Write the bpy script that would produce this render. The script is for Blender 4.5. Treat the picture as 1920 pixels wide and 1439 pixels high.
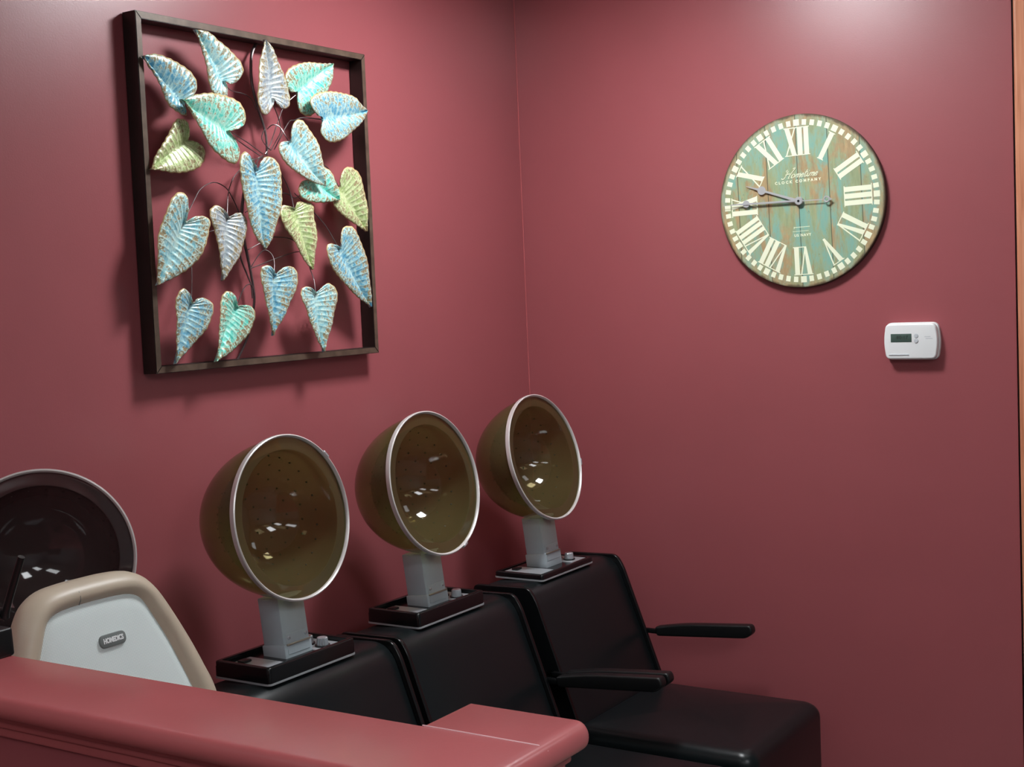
import bpy, bmesh, math, random
from mathutils import Vector, Matrix
random.seed(7)
PI = math.pi
C = bpy.context.scene.collection
for o in list(bpy.data.objects):
    bpy.data.objects.remove(o)

# ------------------------------------------------------------------ camera
cam_d = bpy.data.cameras.new('camera')
cam = bpy.data.objects.new('camera', cam_d); C.objects.link(cam)
FPX = 2554.9
cam_d.sensor_fit = 'HORIZONTAL'; cam_d.sensor_width = 36.0; cam_d.lens = FPX/1920*36.0
cam_d.clip_start = 0.05; cam_d.clip_end = 60
CAM = Vector((2.402, -3.806, 1.65))
pit, rol, yaw = math.radians(3.855), math.radians(-2.397), math.radians(-32.984)
F_ = Vector((math.sin(yaw)*math.cos(pit), math.cos(yaw)*math.cos(pit), -math.sin(pit)))
R0 = Vector((math.cos(yaw), -math.sin(yaw), 0)); U0 = R0.cross(F_)
R_ = R0*math.cos(rol)+U0*math.sin(rol); U_ = -R0*math.sin(rol)+U0*math.cos(rol)
M = Matrix(((R_.x, U_.x, -F_.x, CAM.x), (R_.y, U_.y, -F_.y, CAM.y), (R_.z, U_.z, -F_.z, CAM.z), (0, 0, 0, 1)))
cam.matrix_world = M
bpy.context.scene.camera = cam

# ------------------------------------------------------------------ world, exposure
w = bpy.data.worlds.new('world'); bpy.context.scene.world = w; w.use_nodes = True
w.node_tree.nodes['Background'].inputs[0].default_value = (0.8, 0.85, 0.9, 1)
w.node_tree.nodes['Background'].inputs[1].default_value = 0.05
vs = bpy.context.scene.view_settings
vs.view_transform = 'Standard'; vs.look = 'None'; vs.gamma = 1; vs.use_curve_mapping = False
vs.exposure = 0.0
CEIL = 2.74
ROOM_X, ROOM_Y = 5.2, -6.6
# ceiling fixtures: (x, y, length along x, length along y, drop, emission strength)
LIGHTS = [(0.82, -0.98, 0.34, 0.34, 0.022, 95.0), (1.7, -0.45, 0.6, 0.3, 0.022, 3.5), (3.3, -2.7, 1.2, 0.6, 0.03, 13.5),
          (2.2, -4.7, 1.2, 0.6, 0.03, 7.5), (4.0, -4.2, 1.2, 0.6, 0.03, 9.0),
          (0.45, -3.75, 0.3, 0.6, 0.022, 9.0)]

# ------------------------------------------------------------------ helpers
def tag(o, label=None, cat=None, group=None, kind=None):
    if label: o['label'] = label
    if cat: o['category'] = cat
    if group: o['group'] = group
    if kind: o['kind'] = kind
    return o
def thing(name, label, cat, loc=(0, 0, 0), group=None):
    o = bpy.data.objects.new(name, None); C.objects.link(o)
    o.location = loc; o.empty_display_size = 0.1
    return tag(o, label, cat, group)
def obj(name, bm, mats, parent=None, smooth=40, loc=None):
    me = bpy.data.meshes.new(name)
    bmesh.ops.recalc_face_normals(bm, faces=bm.faces) if smooth != 'keep' else None
    bm.to_mesh(me); bm.free()
    if not isinstance(mats, (list, tuple)): mats = [mats]
    for m in mats: me.materials.append(m)
    me.polygons.foreach_set('use_smooth', [True]*len(me.polygons))
    me.set_sharp_from_angle(angle=math.radians(40 if smooth == 'keep' else smooth))
    o = bpy.data.objects.new(name, me); C.objects.link(o)
    if parent: o.parent = parent
    if loc: o.location = loc
    return o
def struct(name, bm, m, parent=None):
    o = obj(name, bm, m, parent)
    if not parent: o['kind'] = 'structure'
    return o
def bx(bm, x0, x1, y0, y1, z0, z1, bev=0.0, seg=3, mi=0, mat=None):
    n0 = len(bm.faces)
    vs_ = [bm.verts.new((x, y, z)) for x in (x0, x1) for y in (y0, y1) for z in (z0, z1)]
    idx = [(0, 1, 3, 2), (4, 6, 7, 5), (0, 4, 5, 1), (2, 3, 7, 6), (0, 2, 6, 4), (1, 5, 7, 3)]
    fs = [bm.faces.new([vs_[i] for i in f]) for f in idx]
    for f in fs: f.material_index = mi
    bmesh.ops.recalc_face_normals(bm, faces=fs)
    if bev > 0:
        es = list({e for f in fs for e in f.edges})
        r = bmesh.ops.bevel(bm, geom=es, offset=bev, segments=seg, profile=0.5, affect='EDGES', clamp_overlap=True, material=-1)
        vs_ = list({v for f in fs if f.is_valid for v in f.verts} | {v for v in r['verts'] if v.is_valid})
    if mat is not None:
        bmesh.ops.transform(bm, matrix=mat, verts=[v for v in vs_ if v.is_valid])
    return bm
def box(x0, x1, y0, y1, z0, z1, bev=0.0, seg=3):
    return bx(bmesh.new(), x0, x1, y0, y1, z0, z1, bev, seg)
def tube(bm, pts, r, n=8, cap=True, mi=0):
    pts = [Vector(p) for p in pts]; rings = []
    rs = r if isinstance(r, (list, tuple)) else [r]*len(pts)
    up = None
    for i, p in enumerate(pts):
        t = (pts[min(i+1, len(pts)-1)]-pts[max(i-1, 0)]).normalized()
        if up is None:
            up = Vector((0, 0, 1)) if abs(t.z) < 0.9 else Vector((1, 0, 0))
        a = t.cross(up).normalized(); b = t.cross(a).normalized(); up = -b
        rings.append([bm.verts.new(p+(a*math.cos(2*PI*k/n)+b*math.sin(2*PI*k/n))*rs[i]) for k in range(n)])
    for i in range(len(pts)-1):
        for k in range(n):
            f = bm.faces.new((rings[i][k], rings[i][(k+1) % n], rings[i+1][(k+1) % n], rings[i+1][k])); f.material_index = mi
    if cap:
        for rr in (rings[0], rings[-1]):
            f = bm.faces.new(rr); f.material_index = mi
    return bm
def spline(pts, n=6):
    pts = [Vector(p) for p in pts]; out = []
    for i in range(len(pts)-1):
        p0, p1, p2, p3 = pts[max(i-1, 0)], pts[i], pts[i+1], pts[min(i+2, len(pts)-1)]
        for k in range(n):
            t = k/n
            out.append(0.5*((2*p1)+(p2-p0)*t+(2*p0-5*p1+4*p2-p3)*t*t+(3*p1-p0-3*p2+p3)*t**3))
    out.append(pts[-1]); return out
def lathe(bm, prof, n=64, mat=None, mi=0, closed=False):
    """prof: (radius, height) pairs turned about local +z"""
    rings = []; new = []
    for r, h in prof:
        if r < 1e-6:
            v = bm.verts.new((0, 0, h)); rings.append([v]); new.append(v)
        else:
            rg = [bm.verts.new((r*math.cos(2*PI*k/n), r*math.sin(2*PI*k/n), h)) for k in range(n)]
            rings.append(rg); new += rg
    prs = list(zip(rings, rings[1:]))
    if closed: prs.append((rings[-1], rings[0]))
    for a, b in prs:
        for k in range(n):
            k2 = (k+1) % n
            if len(a) == 1 and len(b) == 1: continue
            if len(a) == 1: f = bm.faces.new((a[0], b[k2], b[k]))
            elif len(b) == 1: f = bm.faces.new((a[k], a[k2], b[0]))
            else: f = bm.faces.new((a[k], a[k2], b[k2], b[k]))
            f.material_index = mi
    if mat is not None: bmesh.ops.transform(bm, matrix=mat, verts=new)
    return bm
def prism(bm, pts2, y0, y1, bev=0.0, seg=3, plane='xz', mi=0, bev_sel=None):
    """extrude a 2D outline; plane xz -> along y, yz -> along x, xy -> along z"""
    def P(a, b, c):
        return {'xz': (a, c, b), 'yz': (c, a, b), 'xy': (a, b, c)}[plane]
    A_ = [bm.verts.new(P(a, b, y0)) for a, b in pts2]; B_ = [bm.verts.new(P(a, b, y1)) for a, b in pts2]
    n = len(pts2); fs = []
    fs.append(bm.faces.new(A_)); fs.append(bm.faces.new(B_[::-1]))
    for i in range(n): fs.append(bm.faces.new((A_[i], B_[i], B_[(i+1) % n], A_[(i+1) % n])))
    for f in fs: f.material_index = mi
    bmesh.ops.recalc_face_normals(bm, faces=fs)
    if bev > 0:
        es = [e for f in fs[:2] for e in f.edges]
        bmesh.ops.bevel(bm, geom=es, offset=bev, segments=seg, profile=0.5, affect='EDGES', clamp_overlap=True)
    return bm
def rounded(pts, r, n=5):
    """round the corners of a 2D outline; r a number or one per corner"""
    out = []; N = len(pts)
    for i in range(N):
        rr = r[i] if isinstance(r, (list, tuple)) else r
        p = Vector(pts[i]); a = Vector(pts[i-1])-p; b = Vector(pts[(i+1) % N])-p
        d = min(rr, a.length*0.48, b.length*0.48)
        if d < 1e-6: out.append(tuple(p)); continue
        s = p+a.normalized()*d; e = p+b.normalized()*d
        for k in range(n+1):
            t = k/n; q = s*(1-t)**2+p*2*t*(1-t)+e*t*t; out.append((q.x, q.y))
    return out
def disc_grid(bm, outline, mi=0): pass

# ------------------------------------------------------------------ materials
def srgb(r, g, b):
    f = lambda c: (c/255/12.92) if c/255 <= 0.04045 else ((c/255+0.055)/1.055)**2.4
    return (f(r), f(g), f(b), 1)
def mat(name, col, rough=0.5, metal=0.0, spec=0.5, bump=0.0, bscale=200, bdist=0.001, vary=0.0, vscale=5, coat=0.0, detail=3, aniso=None):
    m = bpy.data.materials.new(name); m.use_nodes = True; nt = m.node_tree; b = nt.nodes['Principled BSDF']
    b.inputs['Base Color'].default_value = col; b.inputs['Roughness'].default_value = rough
    b.inputs['Metallic'].default_value = metal; b.inputs['Specular IOR Level'].default_value = spec
    b.inputs['Coat Weight'].default_value = coat
    tc = nt.nodes.new('ShaderNodeTexCoord')
    if vary > 0:
        nz = nt.nodes.new('ShaderNodeTexNoise'); nz.inputs['Scale'].default_value = vscale; nz.inputs['Detail'].default_value = 5
        nt.links.new(tc.outputs['Object'], nz.inputs['Vector'])
        mr = nt.nodes.new('ShaderNodeMapRange'); mr.inputs['To Min'].default_value = 1-vary; mr.inputs['To Max'].default_value = 1+vary
        mr.inputs['From Min'].default_value = 0.3; mr.inputs['From Max'].default_value = 0.7
        nt.links.new(nz.outputs['Fac'], mr.inputs['Value'])
        mx = nt.nodes.new('ShaderNodeVectorMath'); mx.operation = 'SCALE'; mx.inputs[0].default_value = col[:3]
        nt.links.new(mr.outputs['Result'], mx.inputs['Scale']); nt.links.new(mx.outputs['Vector'], b.inputs['Base Color'])
    if bump > 0:
        n2 = nt.nodes.new('ShaderNodeTexNoise'); n2.inputs['Scale'].default_value = bscale; n2.inputs['Detail'].default_value = detail
        nt.links.new(tc.outputs['Object'], n2.inputs['Vector'])
        bp = nt.nodes.new('ShaderNodeBump'); bp.inputs['Strength'].default_value = bump; bp.inputs['Distance'].default_value = bdist
        nt.links.new(n2.outputs['Fac'], bp.inputs['Height']); nt.links.new(bp.outputs['Normal'], b.inputs['Normal'])
    return m
def ramp(nt, fac, stops, interp='LINEAR'):
    r = nt.nodes.new('ShaderNodeValToRGB'); r.color_ramp.interpolation = interp
    el = r.color_ramp.elements
    while len(el) < len(stops): el.new(0.5)
    for e, (p, c) in zip(el, stops):
        e.position = p; e.color = c if len(c) == 4 else (*c, 1)
    nt.links.new(fac, r.inputs[0]); return r.outputs[0]
def mixc(nt, fac, a, b, mode='MIX'):
    m = nt.nodes.new('ShaderNodeMix'); m.data_type = 'RGBA'; m.blend_type = mode
    for s, v in ((m.inputs[0], fac), (m.inputs[6], a), (m.inputs[7], b)):
        if hasattr(v, 'links') or isinstance(v, bpy.types.NodeSocket): nt.links.new(v, s)
        else: s.default_value = v
    return m.outputs[2]
def noise(nt, vec, scale, detail=4, rough=0.5, dist=0.0):
    n = nt.nodes.new('ShaderNodeTexNoise'); n.inputs['Scale'].default_value = scale; n.inputs['Detail'].default_value = detail
    n.inputs['Roughness'].default_value = rough; n.inputs['Distortion'].default_value = dist
    if vec is not None: nt.links.new(vec, n.inputs['Vector'])
    return n.outputs['Fac']
def mapping(nt, vec, scale=(1, 1, 1), loc=(0, 0, 0), rot=(0, 0, 0)):
    m = nt.nodes.new('ShaderNodeMapping'); m.inputs['Scale'].default_value = scale; m.inputs['Location'].default_value = loc
    m.inputs['Rotation'].default_value = rot; nt.links.new(vec, m.inputs['Vector']); return m.outputs[0]
def math_(nt, op, a, b=None, c=None, clamp=False):
    m = nt.nodes.new('ShaderNodeMath'); m.operation = op; m.use_clamp = clamp
    for s, v in zip(m.inputs, (a, b, c)):
        if v is None: continue
        if isinstance(v, bpy.types.NodeSocket): nt.links.new(v, s)
        else: s.default_value = v
    return m.outputs[0]

M_WALL = mat('burgundy_wall_paint', (0.335, 0.086, 0.096, 1), 0.34, spec=0.6, bump=0.25, bscale=260, bdist=0.0006, vary=0.03, vscale=2.5)
M_CAP = mat('burgundy_gloss_paint', srgb(184, 97, 99), 0.24, spec=0.6, bump=0.2, bscale=120, bdist=0.0006, vary=0.04, vscale=6)
M_CHIP = mat('worn_pink_paint', srgb(232, 188, 192), 0.5)
M_CEIL = mat('ceiling_tile_white', srgb(225, 222, 212), 0.9, bump=0.3, bscale=150, bdist=0.002)
M_FLOOR = mat('floor_vinyl', srgb(112, 106, 100), 0.45, vary=0.12, vscale=8)
M_OTHER = mat('far_wall_paint', srgb(150, 152, 156), 0.6)
M_VINYL = mat('black_vinyl', (0.006, 0.0085, 0.0095, 1), 0.30, spec=0.32, bump=0.25, bscale=420, bdist=0.0004)
M_BLACK = mat('black_plastic', (0.004, 0.0045, 0.005, 1), 0.22, spec=0.4)
M_BLACKM = mat('black_matte_plastic', (0.005, 0.0055, 0.006, 1), 0.38, spec=0.4)
M_GREY = mat('pale_grey_enamel', srgb(168, 180, 186), 0.38, spec=0.5, vary=0.04, vscale=20)
M_STEEL = mat('brushed_aluminium', srgb(176, 180, 184), 0.32, metal=0.35, bump=0.1, bscale=500, bdist=0.0002)
M_RING = mat('satin_ring_aluminium', srgb(214, 208, 206), 0.3, metal=0.3)
M_CHROME = mat('chrome', srgb(200, 206, 212), 0.16, metal=0.6)
M_FRAME = mat('dark_walnut_frame', srgb(34, 26, 23), 0.42, bump=0.3, bscale=90, bdist=0.0006, vary=0.3, vscale=14)
M_FRAME2 = mat('rubbed_bronze_edge', srgb(94, 78, 66), 0.4, metal=0.2, vary=0.35, vscale=30)
M_WIRE = mat('dark_steel_wire', srgb(120, 108, 108), 0.3, metal=0.7, vary=0.3, vscale=60)
M_WHITE = mat('white_plastic', srgb(236, 238, 238), 0.35, spec=0.5)
M_BEIGE = mat('beige_leatherette', srgb(188, 173, 153), 0.42, bump=0.35, bscale=350, bdist=0.0004, vary=0.04, vscale=9)
M_LABEL = mat('grey_rubber_badge', srgb(112, 118, 116), 0.5)
M_IVORY = mat('cream_print', srgb(240, 244, 216), 0.5)
M_DARK = mat('dark_gap', (0.01, 0.006, 0.006, 1), 0.8)

def m_tint(name, tint, diff, amount_t, rough=0.06, gl=0.05):
    """thin tinted acrylic: tinted see-through, some body colour, clear-coat reflection"""
    m = bpy.data.materials.new(name); m.use_nodes = True; nt = m.node_tree
    for n in list(nt.nodes): nt.nodes.remove(n)
    out = nt.nodes.new('ShaderNodeOutputMaterial')
    tr = nt.nodes.new('ShaderNodeBsdfTransparent'); tr.inputs[0].default_value = tint
    df = nt.nodes.new('ShaderNodeBsdfDiffuse'); df.inputs[0].default_value = diff
    tl = nt.nodes.new('ShaderNodeBsdfTranslucent'); tl.inputs[0].default_value = diff
    md = nt.nodes.new('ShaderNodeMixShader'); md.inputs[0].default_value = 0.45
    nt.links.new(df.outputs[0], md.inputs[1]); nt.links.new(tl.outputs[0], md.inputs[2])
    m1 = nt.nodes.new('ShaderNodeMixShader'); m1.inputs[0].default_value = amount_t
    nt.links.new(md.outputs[0], m1.inputs[1]); nt.links.new(tr.outputs[0], m1.inputs[2])
    g = nt.nodes.new('ShaderNodeBsdfGlossy'); g.inputs['Roughness'].default_value = rough
    lw = nt.nodes.new('ShaderNodeLayerWeight'); lw.inputs[0].default_value = 0.5
    fz = math_(nt, 'ADD', math_(nt, 'MULTIPLY', math_(nt, 'POWER', lw.outputs['Facing'], 5.0), 0.9), 0.05)   # Schlick, same from both sides of the thin shell
    m2 = nt.nodes.new('ShaderNodeMixShader'); nt.links.new(fz, m2.inputs[0])
    nt.links.new(m1.outputs[0], m2.inputs[1]); nt.links.new(g.outputs[0], m2.inputs[2])
    nt.links.new(m2.outputs[0], out.inputs[0]); return m
M_OLIVE = m_tint('olive_acrylic', (0.60, 0.57, 0.38, 1), (0.19, 0.175, 0.066, 1), 0.58)
M_OLIVE_IN = m_tint('olive_acrylic_bowl', (0.60, 0.55, 0.40, 1), (0.18, 0.162, 0.068, 1), 0.60)
M_PLUM = m_tint('plum_acrylic', (0.36, 0.26, 0.26, 1), (0.10, 0.078, 0.078, 1), 0.35)
M_HOLE = mat('vent_hole_dark', (0.012, 0.009, 0.006, 1), 0.4)

def m_wood(name, c1, c2, c3):
    m = bpy.data.materials.new(name); m.use_nodes = True; nt = m.node_tree; b = nt.nodes['Principled BSDF']
    tc = nt.nodes.new('ShaderNodeTexCoord'); v = mapping(nt, tc.outputs['Object'], (30, 30, 1.2))
    col = ramp(nt, noise(nt, v, 3, 5, 0.6, 0.6), [(0.25, c1), (0.5, c2), (0.75, c3)])
    nt.links.new(col, b.inputs['Base Color']); b.inputs['Roughness'].default_value = 0.35; return m
M_OAK = m_wood('orange_stained_wood', srgb(184, 112, 80), srgb(216, 144, 110), srgb(226, 164, 132))

def m_mesh_fabric():
    m = bpy.data.materials.new('pale_mesh_fabric'); m.use_nodes = True; nt = m.node_tree; b = nt.nodes['Principled BSDF']
    tc = nt.nodes.new('ShaderNodeTexCoord')
    w1 = nt.nodes.new('ShaderNodeTexWave'); w1.inputs['Scale'].default_value = 120; w1.bands_direction = 'Y'
    w2 = nt.nodes.new('ShaderNodeTexWave'); w2.inputs['Scale'].default_value = 120; w2.bands_direction = 'Z'
    for n in (w1, w2): nt.links.new(tc.outputs['Object'], n.inputs['Vector'])
    s = math_(nt, 'MULTIPLY', w1.outputs['Fac'], w2.outputs['Fac'])
    col = ramp(nt, s, [(0.0, srgb(206, 218, 218)), (0.5, srgb(238, 244, 240))])
    nt.links.new(col, b.inputs['Base Color']); b.inputs['Roughness'].default_value = 0.8
    bp = nt.nodes.new('ShaderNodeBump'); bp.inputs['Strength'].default_value = 0.4; bp.inputs['Distance'].default_value = 0.0008
    nt.links.new(s, bp.inputs['Height']); nt.links.new(bp.outputs[0], b.inputs['Normal']); return m
M_MESH = m_mesh_fabric()

def m_leaf(name, base, light, seed):
    """hammered painted tin: colour over the veins, bare bronze and chalky flecks towards the rim (uv.y: 0 midrib, 1 rim; uv.x: 0 notch, 1 tip)"""
    m = bpy.data.materials.new(name); m.use_nodes = True; nt = m.node_tree; b = nt.nodes['Principled BSDF']
    uv = nt.nodes.new('ShaderNodeUVMap'); uv.uv_map = 'uv'
    sp = nt.nodes.new('ShaderNodeSeparateXYZ'); nt.links.new(uv.outputs[0], sp.inputs[0]); U, V = sp.outputs[0], sp.outputs[1]
    tc = nt.nodes.new('ShaderNodeTexCoord'); ob = mapping(nt, tc.outputs['Object'], loc=(seed, seed*2, 0))
    tp = nt.nodes.new('ShaderNodeUVMap'); tp.uv_map = 'tip'
    sp2 = nt.nodes.new('ShaderNodeSeparateXYZ'); nt.links.new(tp.outputs[0], sp2.inputs[0])
    n_fine = noise(nt, ob, 190, 4, 0.7); n_mid = noise(nt, ob, 75, 4, 0.65, 0.5)
    paint = mixc(nt, ramp(nt, n_mid, [(0.40, (0, 0, 0)), (0.62, (1, 1, 1))]), base, light)
    bronze = mixc(nt, n_fine, srgb(112, 90, 58), srgb(190, 174, 132))
    e = math_(nt, 'ADD', math_(nt, 'MULTIPLY', V, 0.62), math_(nt, 'MULTIPLY', math_(nt, 'SUBTRACT', n_mid, 0.5), 2.2))
    e = math_(nt, 'ADD', e, math_(nt, 'MULTIPLY', math_(nt, 'POWER', sp2.outputs[0], 3.0), 0.25))
    k1 = ramp(nt, e, [(0.38, (0, 0, 0)), (0.47, (1, 1, 1))])
    c1 = mixc(nt, k1, paint, bronze)
    e2 = math_(nt, 'ADD', math_(nt, 'MULTIPLY', V, 0.5), math_(nt, 'MULTIPLY', math_(nt, 'SUBTRACT', n_fine, 0.5), 2.6))
    k2 = ramp(nt, e2, [(0.42, (0, 0, 0)), (0.54, (1, 1, 1))])
    c2 = mixc(nt, k2, c1, light)
    vein = math_(nt, 'COSINE', math_(nt, 'MULTIPLY', U, 2*PI))
    vk = math_(nt, 'MULTIPLY', ramp(nt, vein, [(0.80, (0, 0, 0)), (0.97, (1, 1, 1))]), ramp(nt, n_mid, [(0.30, (0.15, 0.15, 0.15)), (0.50, (0.85, 0.85, 0.85))]))
    c2 = mixc(nt, vk, c2, light)
    rim = ramp(nt, V, [(0.93, (0, 0, 0)), (0.97, (1, 1, 1))])
    c3 = mixc(nt, rim, c2, srgb(222, 196, 140))
    nt.links.new(c3, b.inputs['Base Color']); b.inputs['Roughness'].default_value = 0.33; b.inputs['Metallic'].default_value = 0.15
    b.inputs['Specular IOR Level'].default_value = 0.7
    bp = nt.nodes.new('ShaderNodeBump'); bp.inputs['Strength'].default_value = 0.3; bp.inputs['Distance'].default_value = 0.001
    nt.links.new(n_fine, bp.inputs['Height']); nt.links.new(bp.outputs[0], b.inputs['Normal']); return m
LEAFM = {'blue': m_leaf('blue_tin_leaf', srgb(82, 158, 190), srgb(192, 226, 222), 1.3),
         'pale': m_leaf('pale_blue_tin_leaf', srgb(118, 186, 200), srgb(208, 236, 228), 4.1),
         'teal': m_leaf('teal_tin_leaf', srgb(84, 208, 190), srgb(200, 244, 226), 7.7),
         'grey': m_leaf('grey_tin_leaf', srgb(140, 154, 166), srgb(204, 212, 210), 9.2),
         'green': m_leaf('green_tin_leaf', srgb(158, 180, 112), srgb(216, 226, 178), 12.5)}

def m_dial():
    m = bpy.data.materials.new('weathered_plank_print'); m.use_nodes = True; nt = m.node_tree; b = nt.nodes['Principled BSDF']
    tc = nt.nodes.new('ShaderNodeTexCoord'); O = tc.outputs['Object']
    sp = nt.nodes.new('ShaderNodeSeparateXYZ'); nt.links.new(O, sp.inputs[0]); X, Z = sp.outputs[0], sp.outputs[2]
    # plank index (width 92 mm), seams at fixed offsets
    px = math_(nt, 'DIVIDE', math_(nt, 'ADD', X, 0.0035+0.4650), 0.0930)
    idx = math_(nt, 'FLOOR', px); fr = math_(nt, 'SUBTRACT', px, idx)
    cx = nt.nodes.new('ShaderNodeCombineXYZ'); nt.links.new(math_(nt, 'MULTIPLY', idx, 3.7), cx.inputs[1])
    va = nt.nodes.new('ShaderNodeVectorMath'); va.operation = 'ADD'; nt.links.new(O, va.inputs[0]); nt.links.new(cx.outputs[0], va.inputs[1])
    V0 = va.outputs[0]
    st = mapping(nt, V0, (1, 1, 0.28))
    n1 = noise(nt, st, 17, 6, 0.72, 0.4); n2 = noise(nt, mapping(nt, V0, (1, 1, 0.3), loc=(5, 2, 1)), 24, 6, 0.72, 0.3)
    n3 = noise(nt, mapping(nt, V0, (1, 1, 0.16), loc=(9, 1, 4)), 120, 4, 0.7)
    teal = mixc(nt, n2, srgb(104, 160, 146), srgb(158, 196, 176))
    grn = mixc(nt, n3, srgb(120, 138, 104), srgb(176, 184, 140))
    brn = mixc(nt, n3, srgb(128, 104, 76), srgb(204, 178, 130))
    c = mixc(nt, ramp(nt, n2, [(0.42, (0, 0, 0)), (0.56, (1, 1, 1))]), teal, grn)
    c = mixc(nt, ramp(nt, n1, [(0.50, (0, 0, 0)), (0.60, (1, 1, 1))]), c, brn)
    # rusty rim
    r = nt.nodes.new('ShaderNodeVectorMath'); r.operation = 'LENGTH'; nt.links.new(O, r.inputs[0])
    ed = math_(nt, 'ADD', math_(nt, 'MULTIPLY', math_(nt, 'SUBTRACT', r.outputs['Value'], 0.205), 9.0), math_(nt, 'SUBTRACT', n1, 0.35))
    c = mixc(nt, ramp(nt, ed, [(0.25, (0, 0, 0)), (0.6, (0.75, 0.75, 0.75))]), c, brn)
    ed2 = math_(nt, 'ADD', math_(nt, 'MULTIPLY', math_(nt, 'SUBTRACT', r.outputs['Value'], 0.238), 40.0), math_(nt, 'SUBTRACT', n2, 0.3))
    c = mixc(nt, ramp(nt, ed2, [(0.35, (0, 0, 0)), (0.6, (0.85, 0.85, 0.85))]), c, srgb(70, 52, 38))
    # dark flecks and seams
    n4 = noise(nt, mapping(nt, O, (1, 1, 0.5), loc=(3, 3, 3)), 75, 4, 0.7)
    c = mixc(nt, ramp(nt, n4, [(0.66, (0, 0, 0)), (0.74, (0.8, 0.8, 0.8))]), c, srgb(48, 70, 62))
    seam = math_(nt, 'ABSOLUTE', math_(nt, 'SUBTRACT', fr, 0.5))
    c = mixc(nt, ramp(nt, seam, [(0.478, (0, 0, 0)), (0.496, (0.85, 0.85, 0.85))]), c, srgb(56, 62, 48))
    nt.links.new(c, b.inputs['Base Color']); b.inputs['Roughness'].default_value = 0.45
    return m
M_DIAL = m_dial()
M_RIMC = mat('dark_scuffed_edge', srgb(60, 46, 36), 0.5, vary=0.5, vscale=60)

# ------------------------------------------------------------------ room shell
struct('floor', box(-0.1, ROOM_X, ROOM_Y, 0.1, -0.1, 0.0), M_FLOOR)
struct('ceiling', box(-0.1, ROOM_X, ROOM_Y, 0.1, CEIL, CEIL+0.1), M_CEIL)
struct('wall_left', box(-0.1, 0.0, ROOM_Y, 0.0, 0.0, CEIL), M_WALL)
bm = box(-0.1, 1.552, 0.0, 0.1, 0.0, CEIL)
bx(bm, 1.394, 1.552, -0.0005, 0.001, 0.0, CEIL)      # the strip by the casing stands a hair proud of the drywall
struct('wall_right', bm, M_WALL)
struct('wall_far_right', box(1.62, ROOM_X, 0.002, 0.1, 0.0, CEIL), M_OTHER)
struct('wall_east', box(ROOM_X, ROOM_X+0.1, ROOM_Y, 0.1, 0.0, CEIL), M_OTHER)
struct('wall_back', box(-0.1, ROOM_X, ROOM_Y-0.1, ROOM_Y, 0.0, CEIL), M_OTHER)
# stained wooden casing at the right edge
bm = bmesh.new()
prism(bm, rounded([(1.5595, -0.02), (1.632, -0.014), (1.632, 0.03), (1.5595, 0.03)], [0.009, 0.006, 0, 0]), 0.0, CEIL, plane='xy')
struct('trim_1', bm, M_OAK)
struct('trim_2', box(1.552, 1.5595, 0.004, 0.03, 0.0, CEIL), M_DARK)
# bright bead of caulk in the corner between the two red walls
struct('trim_3', tube(bmesh.new(), [(0.001, -0.001, 0), (0.001, -0.001, CEIL)], 0.0014, 8), M_CAP)

# half wall with moulded cap
W = bmesh.new()
prism(W, [(0.0, -2.455), (0.0, -2.572), (1.505, -2.572), (1.505, -2.352), (1.385, -2.352), (1.385, -2.455)], 0.0, 1.067, plane='xy')
hw = struct('wall_partition', W, M_WALL)
def cap_outline(i):
    k = 0.3*i; r = max(0.030-i, 0.004)            # nose all round, crisper along the back edges
    p = [(0.0, -2.4385-k), (0.0, -2.613+i), (1.551-i, -2.613+i), (1.551-i, -2.332-k), (1.3565+k, -2.332-k), (1.3565+k, -2.4385-k)]
    return rounded(p, [0, 0, r, r, 0, 0], 8)
bm = bmesh.new(); rings = []
for k in range(17):
    t = math.radians(-90+180*k/16); rr = 0.0165
    rings.append([bm.verts.new((x, y, 1.067+rr+rr*math.sin(t))) for x, y in cap_outline(rr*(1-math.cos(t)))])
for a, b_ in zip(rings, rings[1:]):
    for k in range(len(a)): bm.faces.new((a[k], a[(k+1) % len(a)], b_[(k+1) % len(a)], b_[k]))
bm.faces.new(rings[0][::-1]); bm.faces.new(rings[-1])
obj('wall_cap', bm, M_CAP, hw, smooth=30)
obj('cap_joint', tube(bmesh.new(), [(1.357, -2.4400, 1.0999), (1.45, -2.4404, 1.1000), (1.532, -2.4410, 1.0999), (1.546, -2.4412, 1.0945)], 0.0010, 6), M_CHIP, hw)
mo = bmesh.new()
for k, (d, za, zb) in enumerate(((0.019, 1.057, 1.067), (0.014, 1.046, 1.0575), (0.008, 1.030, 1.0465))):
    prism(mo, rounded([(0.0, -2.455+d), (0.0, -2.572-d), (1.505+d, -2.572-d), (1.505+d, -2.352+d), (1.385-d, -2.352+d), (1.385-d, -2.455+d)], [0, 0, .008, .008, .008, 0]), za, zb, bev=0.003, seg=2, plane='xy')
obj('cap_moulding', mo, M_CAP, hw)

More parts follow.
